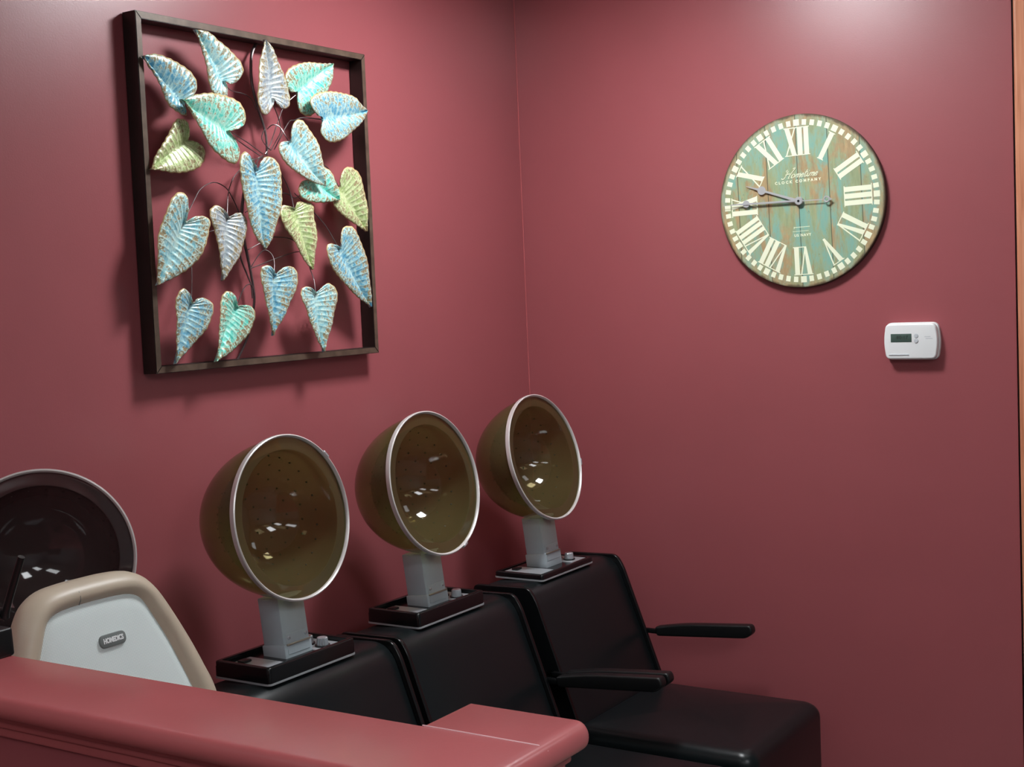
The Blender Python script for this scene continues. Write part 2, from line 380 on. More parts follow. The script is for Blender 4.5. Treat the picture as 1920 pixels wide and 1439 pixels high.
# ceiling fixtures
def m_emit(s):
    m = bpy.data.materials.new('lamp_diffuser'); m.use_nodes = True; nt = m.node_tree; b = nt.nodes['Principled BSDF']
    b.inputs['Base Color'].default_value = (0.9, 0.9, 0.9, 1)
    b.inputs['Emission Color'].default_value = (0.94, 0.98, 1.0, 1); b.inputs['Emission Strength'].default_value = s; return m
LLAB = ['square fluorescent ceiling fixture above the corner dryer chair', 'small fluorescent ceiling fixture close to the red clock wall', 'long fluorescent ceiling fixture right of the half wall end',
        'long fluorescent ceiling fixture behind the viewer', 'long fluorescent ceiling fixture at the far right of the salon', 'small fluorescent ceiling fixture beside the left wall, behind the half wall']
for (lx, ly, a, b_, dp, s), lab in zip(LIGHTS, LLAB):
    t = thing('ceiling_light', lab, 'ceiling light', (lx, ly, CEIL), 'fluorescent ceiling fixtures')
    fb = bmesh.new()
    for (x0, x1, y0, y1) in ((-a/2-.02, -a/2, -b_/2-.02, b_/2+.02), (a/2, a/2+.02, -b_/2-.02, b_/2+.02), (-a/2, a/2, -b_/2-.02, -b_/2), (-a/2, a/2, b_/2, b_/2+.02)):
        bx(fb, x0, x1, y0, y1, -0.03, 0.0)
    obj('frame', fb, M_WHITE, t)
    obj('diffuser', box(-a/2, a/2, -b_/2, b_/2, -dp, -0.002, 0.01, 2), m_emit(s), t)
LEAVES = [
 ('blue',50,[-1539,2124],[[-1507,2130],[-1488,2155],[-1496,2178],[-1522,2198],[-1565,2211],[-1608,2219]],[[-1523,2089],[-1552,2094],[-1578,2107],[-1597,2138],[-1620,2174],[-1639,2194]],[-1645,2211]),
 ('pale',62,[-1410,2179],[[-1394,2172],[-1366,2181],[-1346,2206],[-1353,2230],[-1380,2250],[-1417,2269],[-1449,2287]],[[-1401,2152],[-1408,2138],[-1432,2136],[-1452,2147],[-1462,2173],[-1470,2216],[-1479,2248],[-1489,2273]],[-1492,2288]),
 ('grey',62,[-1242,2154],[[-1230,2141],[-1207,2130],[-1185,2138],[-1178,2167],[-1193,2205],[-1214,2246],[-1235,2279]],[[-1246,2132],[-1269,2110],[-1289,2114],[-1300,2141],[-1296,2184],[-1287,2234],[-1272,2271]],[-1258,2296]),
 ('teal',50,[-1133,2184],[[-1158,2178],[-1176,2194],[-1179,2219],[-1153,2243],[-1097,2260],[-1035,2264]],[[-1137,2165],[-1129,2133],[-1102,2123],[-1073,2131],[-1042,2167],[-1017,2195],[-997,2231]],[-989,2270]),
 ('blue',78,[-1073,2118],[[-1100,2125],[-1120,2149],[-1108,2170],[-1062,2186],[-1004,2190],[-945,2184],[-915,2168]],[[-1083,2101],[-1090,2078],[-1066,2058],[-1032,2058],[-989,2074],[-939,2105],[-904,2131]],[-887,2153]),
 ('teal',80,[-1421,2059],[[-1399,2062],[-1368,2075],[-1357,2100],[-1374,2126],[-1417,2139],[-1468,2142],[-1519,2134]],[[-1405,2041],[-1387,2015],[-1392,1989],[-1415,1981],[-1452,1994],[-1487,2019],[-1512,2050],[-1537,2084],[-1553,2106]],[-1564,2118]),
 ('green',50,[-1528,2030],[[-1519,2056],[-1524,2077],[-1558,2076],[-1582,2044],[-1606,2017],[-1630,1986]],[[-1503,2029],[-1479,2019],[-1475,1999],[-1494,1974],[-1527,1959],[-1576,1953],[-1611,1956]],[-1642,1958]),
 ('blue',85,[-1335,1967],[[-1346,1989],[-1369,2013],[-1390,1994],[-1393,1952],[-1383,1891],[-1370,1839],[-1350,1801]],[[-1320,1994],[-1294,2005],[-1267,1994],[-1256,1959],[-1259,1895],[-1281,1841],[-1299,1805]],[-1323,1778]),
 ('pale',82,[-1207,2044],[[-1236,2046],[-1254,2030],[-1244,2003],[-1209,1979],[-1167,1960],[-1119,1946]],[[-1206,2069],[-1189,2099],[-1162,2103],[-1131,2079],[-1105,2047],[-1091,2011],[-1083,1975]],[-1080,1942]),
 ('teal',62,[-1106,1955],[[-1145,1955],[-1166,1932],[-1154,1911],[-1122,1901],[-1071,1901]],[[-1087,1984],[-1058,1993],[-1033,1979],[-1013,1946]],[-1004,1910]),
 ('green',55,[-990,1944],[[-1005,1943],[-1024,1920],[-1020,1897],[-990,1871],[-943,1849],[-908,1834]],[[-991,1967],[-974,1994],[-944,2000],[-914,1986],[-899,1951],[-886,1909],[-883,1870]],[-886,1829]),
 ('pale',72,[-1573,1837],[[-1564,1867],[-1566,1897],[-1585,1908],[-1610,1895],[-1630,1865],[-1648,1829],[-1659,1797],[-1660,1748],[-1661,1716]],[[-1552,1851],[-1520,1855],[-1495,1845],[-1499,1822],[-1513,1788],[-1532,1758],[-1565,1735],[-1607,1715],[-1638,1704]],[-1660,1697]),
 ('grey',75,[-1430,1853],[[-1442,1870],[-1467,1882],[-1489,1870],[-1491,1849],[-1479,1815],[-1473,1774],[-1469,1737]],[[-1409,1864],[-1384,1865],[-1369,1848],[-1378,1816],[-1399,1771],[-1429,1737],[-1449,1716]],[-1464,1704]),
 ('green',60,[-1176,1880],[[-1192,1887],[-1221,1890],[-1235,1869],[-1223,1837],[-1198,1809],[-1174,1772],[-1151,1743]],[[-1173,1893],[-1158,1901],[-1109,1897],[-1106,1865],[-1101,1839],[-1104,1802],[-1116,1761]],[-1127,1727]),
 ('blue',65,[-1014,1780],[[-1037,1793],[-1066,1793],[-1072,1772],[-1059,1738],[-1026,1704],[-987,1673],[-941,1644]],[[-1015,1806],[-1001,1837],[-968,1841],[-945,1823],[-924,1788],[-908,1745],[-900,1698],[-896,1655]],[-895,1623]),
 ('blue',60,[-1551,1652],[[-1558,1678],[-1580,1689],[-1599,1673],[-1605,1650],[-1605,1617],[-1608,1584],[-1610,1544]],[[-1537,1663],[-1514,1666],[-1487,1653],[-1483,1632],[-1500,1602],[-1525,1580],[-1559,1555],[-1592,1533]],[-1611,1517]),
 ('teal',60,[-1401,1642],[[-1404,1668],[-1423,1679],[-1442,1676],[-1456,1655],[-1463,1628],[-1470,1594],[-1480,1550]],[[-1381,1645],[-1352,1641],[-1339,1620],[-1350,1596],[-1377,1569],[-1419,1543],[-1459,1525]],[-1488,1514]),
 ('blue',72,[-1279,1714],[[-1286,1732],[-1306,1740],[-1326,1733],[-1330,1705],[-1324,1676],[-1316,1640],[-1307,1597]],[[-1260,1730],[-1233,1737],[-1207,1730],[-1200,1710],[-1211,1677],[-1235,1642],[-1264,1603],[-1284,1582]],[-1295,1565]),
 ('pale',70,[-1124,1666],[[-1137,1679],[-1159,1685],[-1177,1677],[-1180,1655],[-1166,1625],[-1155,1591],[-1136,1549]],[[-1103,1682],[-1074,1692],[-1049,1679],[-1045,1655],[-1056,1625],[-1073,1588],[-1097,1540]],[-1109,1513])]
STEMS = [
 ('t',4.2,[[12,-1228,2301],[18,-1256,2268],[22,-1267,2227],[25,-1268,2184],[28,-1257,2135],[30,-1241,2090],[32,-1236,2058],[35,-1240,2016]]),
 ('t',4.2,[[32,-1289,2005],[28,-1315,1940],[25,-1330,1869],[25,-1327,1806],[25,-1318,1763],[25,-1309,1720],[25,-1304,1684],[25,-1304,1649],[22,-1325,1574],[12,-1360,1511]]),
 ('t',2.4,[[22,-1353,1827],[22,-1340,1763],[22,-1319,1717],[24,-1310,1692],[25,-1309,1660]]),
 ('s',1.1,[[60,-1408,2177],[50,-1370,2162],[42,-1318,2159],[34,-1282,2150],[28,-1262,2127]]),
 ('s',1.1,[[60,-1240,2151],[48,-1204,2107],[42,-1193,2078],[38,-1207,2053],[35,-1225,2029]]),
 ('s',1.1,[[48,-1135,2174],[46,-1161,2156],[42,-1183,2132],[40,-1204,2092],[36,-1230,2039],[35,-1247,2018]]),
 ('s',1.1,[[80,-1205,2045],[62,-1207,2075],[56,-1215,2088],[48,-1228,2091],[36,-1235,2081]]),
 ('s',1.0,[[34,-1243,2080],[40,-1261,2058],[42,-1253,2042],[36,-1226,2029]]),
 ('s',1.2,[[76,-1067,2114],[68,-1069,2116],[60,-1124,2116],[54,-1152,2108],[45,-1167,2100],[36,-1213,2032]]),
 ('s',1.1,[[78,-1412,2059],[50,-1324,2041],[36,-1257,2019]]),
 ('s',1.1,[[52,-1401,2067],[46,-1341,2039],[36,-1266,2013]]),
 ('s',1.3,[[84,-1335,1959],[66,-1310,1992],[40,-1261,2014]]),
 ('s',1.1,[[72,-1343,1993],[50,-1292,2003],[36,-1253,2010]]),
 ('s',1.1,[[74,-1430,1850],[62,-1416,1879],[50,-1396,1921],[40,-1363,1958],[32,-1316,1986],[34,-1265,2010]]),
 ('s',1.1,[[71,-1572,1836],[68,-1559,1851],[60,-1524,1889],[52,-1490,1921],[44,-1439,1939],[34,-1391,1930],[28,-1363,1907],[25,-1338,1869]]),
 ('s',1.1,[[60,-1177,1878],[50,-1178,1923],[42,-1193,1963],[35,-1235,2012]]),
 ('s',1.1,[[60,-1104,1958],[50,-1152,1913],[44,-1182,1921],[38,-1205,1919],[25,-1317,1873]]),
 ('s',1.1,[[25,-1325,1777],[34,-1244,1809],[36,-1214,1812],[40,-1180,1809],[50,-1171,1802]]),
 ('s',1.1,[[55,-990,1944],[48,-1003,1970],[42,-1034,2003],[36,-1192,2028]]),
 ('s',1.1,[[65,-1015,1778],[50,-1039,1834],[42,-1073,1871],[35,-1145,1925]]),
 ('s',1.1,[[71,-1278,1713],[58,-1259,1747],[48,-1257,1769],[38,-1269,1779],[30,-1285,1766],[25,-1310,1735]]),
 ('s',1.1,[[70,-1124,1664],[50,-1104,1698],[40,-1105,1729],[34,-1128,1777],[26,-1309,1735]]),
 ('s',1.0,[[60,-1550,1650],[45,-1529,1699],[38,-1520,1749],[34,-1524,1800],[26,-1350,1844]]),
 ('s',1.1,[[60,-1400,1640],[50,-1374,1671],[38,-1342,1692],[28,-1314,1694],[25,-1303,1677]])]

# ------------------------------------------------------------------ leaf wall art on the left wall
AY, AZ = -1.2475, 1.497
art = thing('leaf_wall_art', 'dark framed square metal wall art of painted heart-shaped leaves on the left red wall', 'wall art', (0, AY, AZ))
def artp(x, y, z): return (x/1000.0, y/1000.0-AY, z/1000.0-AZ)
fy0, fy1, fz0, fz1, fw = -0.405, 0.405, 0.0, 0.815, 0.0165
def rail(name, pts):   # mitred rail: outer and inner corner pairs, front at x = .045
    b_ = bmesh.new()
    (a, b2, c, d) = pts
    vs0 = [b_.verts.new((0.003, *p)) for p in pts]; vs1 = [b_.verts.new((0.045, *p)) for p in pts]
    f = b_.faces.new(vs0); g = b_.faces.new(vs1); g.material_index = 1
    for i in range(4): b_.faces.new((vs0[i], vs0[(i+1) % 4], vs1[(i+1) % 4], vs1[i]))
    bmesh.ops.bevel(b_, geom=[e for e in g.edges], offset=0.0012, segments=2, affect='EDGES')
    return obj('frame_rail', b_, [M_FRAME, M_FRAME2], art, smooth=30)
rail('t', [(fy0, fz1), (fy1, fz1), (fy1-fw, fz1-fw), (fy0+fw, fz1-fw)])
rail('b', [(fy0, fz0), (fy1, fz0), (fy1-fw, fz0+fw), (fy0+fw, fz0+fw)])
rail('l', [(fy0, fz0), (fy0, fz1), (fy0+fw, fz1-fw), (fy0+fw, fz0+fw)])
rail('r', [(fy1, fz0), (fy1, fz1), (fy1-fw, fz1-fw), (fy1-fw, fz0+fw)])

def resample(pts, n):
    L = [0.0]
    for a, b_ in zip(pts, pts[1:]): L.append(L[-1]+(b_-a).length)
    out = []; j = 0
    for k in range(n+1):
        t = L[-1]*k/n
        while j < len(L)-2 and L[j+1] < t: j += 1
        s = (t-L[j])/max(L[j+1]-L[j], 1e-9); out.append(pts[j].lerp(pts[j+1], min(max(s, 0), 1)))
    return out
def leaf(col, d, N, A_, B_, T, k):
    rr = random.Random(k*13+5)
    N = Vector((N[0], N[1], 0)); T = Vector((T[0], T[1], 0))
    bm = bmesh.new(); uvl = bm.loops.layers.uv.new('uv'); K, J = 120, 10
    tpl = bm.loops.layers.uv.new('tip')
    ln = (T-N).length; cen = (N+T)/2; bend = rr.uniform(-0.03, 0.03)*ln
    perp = Vector((-(T-N).y, (T-N).x, 0)).normalized()
    ta, tb = rr.uniform(-0.05, 0.05), rr.uniform(-0.05, 0.05)
    nv = max(9, int(ln/9.5))
    def mid(s): return N.lerp(T, s)+perp*bend*math.sin(PI*s)
    def pos(p, s, t, u):
        h = 11*math.sin(PI*0.62*t)-3.0*t*t*t
        h += 1.6*(0.5+0.5*math.cos(2*PI*nv*u))**3*min(1, t*5)*(1-t)**0.4
        h += 1.2*math.sin(2*PI*3.3*u+k)*t*t
        h -= 10*(s-0.45)**2
        q = p-cen
        return artp(d+h+ta*q.x+tb*q.y, p.x, p.y)
    UV = {}
    midv = [bm.verts.new(pos(mid(i/K), i/K, 0, i/K)) for i in range(K+1)]
    for i, v in enumerate(midv): UV[v] = (0, 0, 0)
    for S in (A_, B_):
        ch = spline([N]+[Vector((a, b2, 0)) for a, b2 in S]+[T], 8)
        ol = resample(ch, K)
        rows = []
        for i in range(K+1):
            u = i/K; s = max(0.0, (u-0.17)/0.83)**1.75
            fi = s*K; i0 = int(fi)
            row = []
            m_ = mid(s)
            for j in range(1, J+1):
                t = j/J
                if i in (0, K) : row.append(None); continue
                # veins sweep towards the tip
                p = m_.lerp(ol[i], t)
                wv = 0.9*math.sin(2*PI*(nv*0.8)*u+k)*t**3
                p = p+perp*wv*(1 if S is A_ else -1)
                v = bm.verts.new(pos(p, s, t, u)); UV[v] = (u*nv, t, s); row.append(v)
            rows.append((s, row))
        # inner column follows the midrib line
        first = [bm.verts.new(pos(mid(s), s, 0, s)) for s, r_ in rows]; fu = [i/K for i in range(K+1)]
        for (s, r_), v, u_ in zip(rows, first, fu): UV[v] = (u_*nv, 0.0, s)
        for i in range(K):
            a, b2 = rows[i][1], rows[i+1][1]
            for j in range(J):
                a0 = first[i] if j == 0 else a[j-1]; b0 = first[i+1] if j == 0 else b2[j-1]
                a1, b1 = a[j], b2[j]
                if i == 0: vs_ = [first[0] if j else None, b0, b1] if j else [first[0], b0, b1]
                elif i == K-1: vs_ = [a0, a1, first[K]]
                else: vs_ = [a0, a1, b1, b0]
                try:
                    f = bm.faces.new([v for v in vs_ if v])
                except ValueError: continue
                for l in f.loops: q = UV[l.vert]; l[uvl].uv = (q[0], q[1]); l[tpl].uv = (q[2], 0)
    bmesh.ops.delete(bm, geom=midv, context='VERTS')
    bmesh.ops.remove_doubles(bm, verts=bm.verts, dist=0.00005)
    o = obj('leaf', bm, LEAFM[col], art, smooth=60)
    so = o.modifiers.new('thickness', 'SOLIDIFY'); so.thickness = 0.0009; so.offset = -1
    tag(o, {'blue': 'blue painted leaf', 'pale': 'pale blue painted leaf', 'teal': 'turquoise painted leaf', 'grey': 'grey painted leaf', 'green': 'green painted leaf'}[col])
    return o
for k, (col, d, N, A_, B_, T) in enumerate(LEAVES): leaf(col, d, N, A_, B_, T, k)
for kind, r, pts in STEMS:
    P = spline([artp(*p) for p in pts], 6)
    rr = r/1000.0*(1.2 if kind == 's' else 1.0)
    obj('branch' if kind == 't' else 'leaf_stem', tube(bmesh.new(), P, [rr*(1.0-0.35*i/len(P)) if kind == 't' else rr for i in range(len(P))], 8), M_WIRE, art)

# ------------------------------------------------------------------ clock on the right wall
ck = thing('wall_clock', 'round weathered plank wall clock with cream roman numerals on the right red wall', 'clock', (0.962, 0, 1.876))
ck.rotation_euler = (0, math.radians(-1.4), 0)
RX = Matrix.Rotation(PI/2, 4, 'X')
CR = 0.2495
bm = bmesh.new()
lathe(bm, [(0, 0.020), (CR-0.002, 0.020), (CR, 0.018)], 128, RX)
lathe(bm, [(CR, 0.018), (CR, 0.002), (0, 0.002)], 128, RX, mi=1)
bmesh.ops.remove_doubles(bm, verts=bm.verts, dist=1e-6)
obj('dial', bm, [M_DIAL, M_RIMC], ck)
def flat(bm, pts, y0=-0.0206, y1=-0.0199):
    prism(bm, pts, y0, y1, plane='xz')
bm = bmesh.new()
for k in range(60):
    a = 2*PI*k/60; big = k % 5 == 0
    w_, r0, r1 = (0.0086, 0.2165, 0.2345) if big else (0.0066, 0.2175, 0.2335)
    c_, s_ = math.cos(a), math.sin(a)
    flat(bm, [(x*c_+r*s_, -x*s_+r*c_) for x, r in ((-w_, r0), (w_, r0), (w_, r1), (-w_, r1))])
obj('minute_track', bm, M_IVORY, ck)
def strokes(txt):
    """2D pieces of a roman numeral, height 1, base at 0"""
    out = []; x = 0.0; th, tn, se = 0.17, 0.045, 0.030
    adv = {'I': 0.235, 'V': 0.44, 'X': 0.44}
    for ch in txt:
        w = adv[ch]
        if ch == 'I': out.append([(x+0.03, 0), (x+0.03+th, 0), (x+0.03+th, 1), (x+0.03, 1)])
        elif ch == 'V':
            out.append([(x+0.01, 1), (x+0.01+th, 1), (x+w/2+0.06, 0), (x+w/2-0.02, 0)])
            out.append([(x+w-tn-0.01, 1), (x+w-0.01, 1), (x+w/2+0.04, 0), (x+w/2, 0)])
            x += 0
        else:
            out.append([(x+0.01, 1), (x+0.01+th, 1), (x+w-0.01, 0), (x+w-0.01-th, 0)])
            out.append([(x+w-tn-0.02, 1), (x+w-0.02, 1), (x+0.02+tn, 0), (x+0.02, 0)])
        x += w
    if 'V' != txt[-1] or True:
        out.append([(-0.02, 1-se), (x+0.0, 1-se), (x+0.0, 1), (-0.02, 1)])
    if txt != 'V': out.append([(0.0 if txt[0] != 'V' else 0.2, 0), (x if txt[-1] != 'V' else x-0.2, 0), (x if txt[-1] != 'V' else x-0.2, se), (0.0 if txt[0] != 'V' else 0.2, se)])
    return out, x
for k, txt in enumerate(['XII', 'I', 'II', 'III', 'IIII', 'V', 'VI', 'VII', 'VIII', 'IX', 'X', 'XI']):
    if txt == 'IIII': txt = 'IV'
    pcs, wd = strokes(txt); a = 2*PI*k/12; c_, s_ = math.cos(a), math.sin(a)
    bm = bmesh.new(); H0, HH = 0.131, 0.0815
    sc = HH*1.02 if len(txt) < 4 else HH*0.92
    for q, pc in enumerate(pcs):
        pts = [((px-wd/2)*sc, H0+py*HH) for px, py in pc]
        flat(bm, [(x*c_+r*s_, -x*s_+r*c_) for x, r in pts], -0.0206-0.00002*q)
    obj('roman_numeral', bm, M_IVORY, ck)
def text_mesh(body, size, space=1.0, shear=0.0, ext=0.0003, bold=0.0):
    cu = bpy.data.curves.new('lettering', 'FONT'); cu.body = body; cu.size = size; cu.extrude = ext; cu.offset = bold
    cu.align_x = 'CENTER'; cu.align_y = 'CENTER'; cu.space_character = space; cu.shear = shear; cu.resolution_u = 3
    t = bpy.data.objects.new('lettering', cu); me = bpy.data.meshes.new_from_object(t)
    bpy.data.objects.remove(t); bm = bmesh.new(); bm.from_mesh(me); bpy.data.meshes.remove(me); return bm
def put_text(bm, M4, m, parent, name='lettering'):
    bmesh.ops.transform(bm, matrix=M4, verts=bm.verts); return obj(name, bm, m, parent, smooth='keep')
put_text(text_mesh('CLOCK COMPANY', 0.0108, 1.72, bold=0.0004), Matrix.Translation((-0.004, -0.0205, 0.0575)) @ RX, M_IVORY, ck)
SC = [[(-0.6, 0.1), (0.0, -0.1), (0.3, 0.6), (0.4, 2.0)], [(0.1, 2.3), (-0.1, 2.0), (0.1, 1.7)], [(1.3, 2.5), (1.75, 2.7), (1.75, 2.2), (1.3, 1.0), (1.15, 0.0), (1.5, 0.0)], [(0.1, 1.0), (0.8, 1.15), (1.4, 1.1)],
      [(2.3, 1), (1.85, .8), (1.8, .2), (2.1, 0), (2.5, .3), (2.45, .8), (2.3, 1)]]
def em(x): return [[(x, 0), (x+.1, 1)], [(x+.05, .6), (x+.4, 1), (x+.55, .8), (x+.5, 0)], [(x+.52, .6), (x+.85, 1), (x+1.0, .8), (x+.95, 0), (x+1.15, .1)]]
def ee(x): return [[(x+.1, .45), (x+.6, .6), (x+.5, .97), (x+.2, .9), (x, .4), (x+.25, 0), (x+.7, .2)]]
SC += em(2.8)+ee(4.05)+[[(5.1, 1.9), (5.0, .3), (5.2, 0), (5.4, .2)], [(4.8, 1.2), (5.45, 1.3)], [(5.6, 1), (5.58, .2), (5.8, 0), (5.95, .2)], [(5.6, 1.5), (5.62, 1.6)]]+em(6.1)+ee(7.35)
bm = bmesh.new()
for s in SC:
    tube(bm, [((x-3.7+0.45*y)*0.0125, -0.0206, 0.0685+y*0.0105) for x, y in [(p.x, p.y) for p in spline([(a, b2, 0) for a, b2 in s], 4)]], 0.0013, 6)
obj('script_lettering', bm, M_IVORY, ck)
bm = bmesh.new()
for zz, x0, x1, hh, st in ((-0.0745, -0.022, 0.025, 0.0022, 0.0032), (-0.086, -0.026, 0.02, 0.0016, 0.0030)):
    x = x0
    while x < x1:
        bx(bm, x, x+st*0.62, -0.0205, -0.0199, zz-hh/2, zz+hh/2); x += st
bx(bm, -0.0225, -0.0213, -0.0205, -0.0199, -0.0785, -0.0725)
obj('small_print', bm, M_IVORY, ck)
put_text(text_mesh('US NAVY', 0.0105, 1.25, bold=0.0003), Matrix.Translation((0.003, -0.0205, -0.098)) @ RX, M_IVORY, ck)
M_HAND = mat('pale_grey_metal_paint', srgb(172, 172, 174), 0.4)
def hand(name, pieces, ang, y, m):
    a = math.radians(ang); c_, s_ = math.cos(a), math.sin(a); bm = bmesh.new()
    for q, pc in enumerate(pieces): flat(bm, [(x*c_+r*s_, -x*s_+r*c_) for x, r in pc], y-0.0008-q*0.00005, y)
    return obj(name, bm, m, ck)
def circ(r0, cy, n=24, kx=1.0): return [(r0*kx*math.sin(2*PI*k/n), cy+r0*math.cos(2*PI*k/n)) for k in range(n)]
hand('hour_hand', [[(-0.0042, -0.012), (0.0042, -0.012), (0.0028, 0.11), (-0.0028, 0.11)], circ(0.0125, 0.121), [(-0.0035, 0.128), (0.0035, 0.128), (0.0006, 0.172), (-0.0006, 0.172)], circ(0.009, 0)], 290.0, -0.0255, M_HAND)
hand('minute_hand', [[(-0.0040, -0.012), (0.0040, -0.012), (0.0024, 0.155), (-0.0024, 0.155)], circ(0.0105, 0.163), [(-0.003, 0.168), (0.003, 0.168), (0.0005, 0.213), (-0.0005, 0.213)], circ(0.0105, 0)], 272.3, -0.0285, M_HAND)
bm = bmesh.new()
a = math.radians(271.8); c_, s_ = math.cos(a), math.sin(a)
def sp_(x, r): return (x*c_+r*s_, -x*s_+r*c_)
flat(bm, [sp_(*p) for p in ((-0.0014, -0.072), (0.0014, -0.072), (0.0005, 0.236), (-0.0005, 0.236))], -0.0323, -0.0316)
ring = [( sp_(0.0075*math.sin(2*PI*k/20), -0.084+0.0075*math.cos(2*PI*k/20))) for k in range(21)]
tube(bm, [(x, -0.032, z) for x, z in ring], 0.0024, 6, cap=False)
flat(bm, [sp_(*p) for p in ((-0.0055, -0.091), (0.0055, -0.091), (0.0, -0.100))], -0.0323, -0.0316)
obj('second_hand', bm, M_HAND, ck)
bm = bmesh.new(); lathe(bm, [(0.0, 0.0335), (0.0105, 0.0335), (0.012, 0.032), (0.012, 0.021)], 32, RX)
lathe(bm, [(0, 0.0340), (0.0036, 0.0340), (0.0036, 0.0334)], 20, RX, mi=1)
obj('hub', bm, [M_HAND, M_BLACKM], ck)

# ------------------------------------------------------------------ thermostat
th = thing('thermostat', 'white plastic thermostat with small dark display on the right red wall', 'thermostat', (1.275, 0, 1.466))
def barrel(w_, h_, bl, r):
    p = []
    base = [(-w_/2+bl, -h_/2), (w_/2-bl, -h_/2), (w_/2, 0), (w_/2-bl, h_/2), (-w_/2+bl, h_/2), (-w_/2, 0)]
    return rounded(base, [r, r, 0.05, r, r, 0.05], 8)
bm = bmesh.new(); prism(bm, barrel(0.158, 0.104, 0.008, 0.016), -0.012, 0.0, bev=0.001, seg=1); obj('backplate', bm, M_WHITE, th)
bm = bmesh.new(); prism(bm, barrel(0.152, 0.099, 0.007, 0.014), -0.031, -0.010, bev=0.005, seg=4); obj('cover', bm, M_WHITE, th)
M_LCD = mat('lcd_grey_green', srgb(74, 92, 84), 0.25); M_LCDD = mat('lcd_segment', srgb(16, 26, 22), 0.4)
M_SHADE = mat('pale_grey_print', srgb(196, 200, 204), 0.5)
bm = bmesh.new(); bx(bm, -0.0545, 0.004, -0.0318, -0.030, -0.002, 0.0215, 0.0012, 2); dsp = obj('display', bm, M_LCD, th)
put_text(text_mesh('80:17', 0.0135, 1.1, ext=0.0001), Matrix.Translation((-0.022, -0.0319, 0.0108)) @ RX, M_LCDD, dsp, 'display_digits')
for zz in (0.0125, -0.0015):
    bm = bmesh.new(); lathe(bm, [(0.0, 0.0335), (0.0052, 0.0332), (0.0064, 0.0308)], 24, RX)
    o = obj('button', bm, M_SHADE, th); o.location = (0.0165, 0, zz+0.003)
bx_ = bmesh.new(); bx(bx_, -0.060, -0.004, -0.0328, -0.029, -0.0385, -0.0350, 0.001, 2); obj('cover_lip', bx_, M_SHADE, th)
bm = bmesh.new()
for zz, x0, x1 in ((0.0125, 0.040, 0.056), (0.0075, 0.043, 0.061)):
    x = x0
    while x < x1: bx(bm, x, x+0.0016, -0.0314, -0.030, zz-0.0011, zz+0.0011); x += 0.0024
obj('small_print', bm, M_SHADE, th)

# ------------------------------------------------------------------ dryer chairs
def cushion(bm, x0, x1, y0, y1, zb, zt, rc, re, crown, n=10, under=0.0):
    cx, cy = (x0+x1)/2, (y0+y1)/2; hx, hy = (x1-x0)/2, (y1-y0)/2
    def ring(ins):
        a, b_ = hx-ins, hy-ins; r = max(rc-ins*0.6, 0.004); p = []
        for sx, sy, a0 in ((1, 1, 0), (-1, 1, 90), (-1, -1, 180), (1, -1, 270)):
            for k in range(n+1):
                t = math.radians(a0+90*k/n); p.append((cx+sx*(a-r)+r*math.cos(t), cy+sy*(b_-r)+r*math.sin(t)))
        return p
    rings = [(ring(0.004), zb)]+[(ring(0), zb+0.006), (ring(0), zt-re)]
    for k in range(1, 7):
        t = PI/2*k/6; rings.append((ring(re*(1-math.cos(t))), zt-re+re*math.sin(t)))
    top = ring(re); V = []
    for pts, z in rings: V.append([bm.verts.new((x, y, z)) for x, y in pts])
    for k in range(1, 9):
        s = 1-k/9
        pp = [(cx+(x-cx)*s, cy+(y-cy)*s) for x, y in top]
        V.append([bm.verts.new((x, y, zt+crown*(1-s**2.2))) for x, y in pp])
    m_ = len(V[0])
    for a, b_ in zip(V, V[1:]):
        for i in range(m_): bm.faces.new((a[i], a[(i+1) % m_], b_[(i+1) % m_], b_[i]))
    bm.faces.new(V[0][::-1]); bm.faces.new(V[-1])
    return bm
def basis(az, el, cen):
    n = Vector((math.cos(az)*math.cos(el), math.sin(az)*math.cos(el), math.sin(el)))
    a = Vector((0, 0, 1)).cross(n).normalized(); b_ = n.cross(a)
    return Matrix(((a.x, b_.x, n.x, cen[0]), (a.y, b_.y, n.y, cen[1]), (a.z, b_.z, n.z, cen[2]), (0, 0, 0, 1)))
M_LATCH = mat('tarnished_metal', srgb(150, 142, 128), 0.35, metal=0.4)
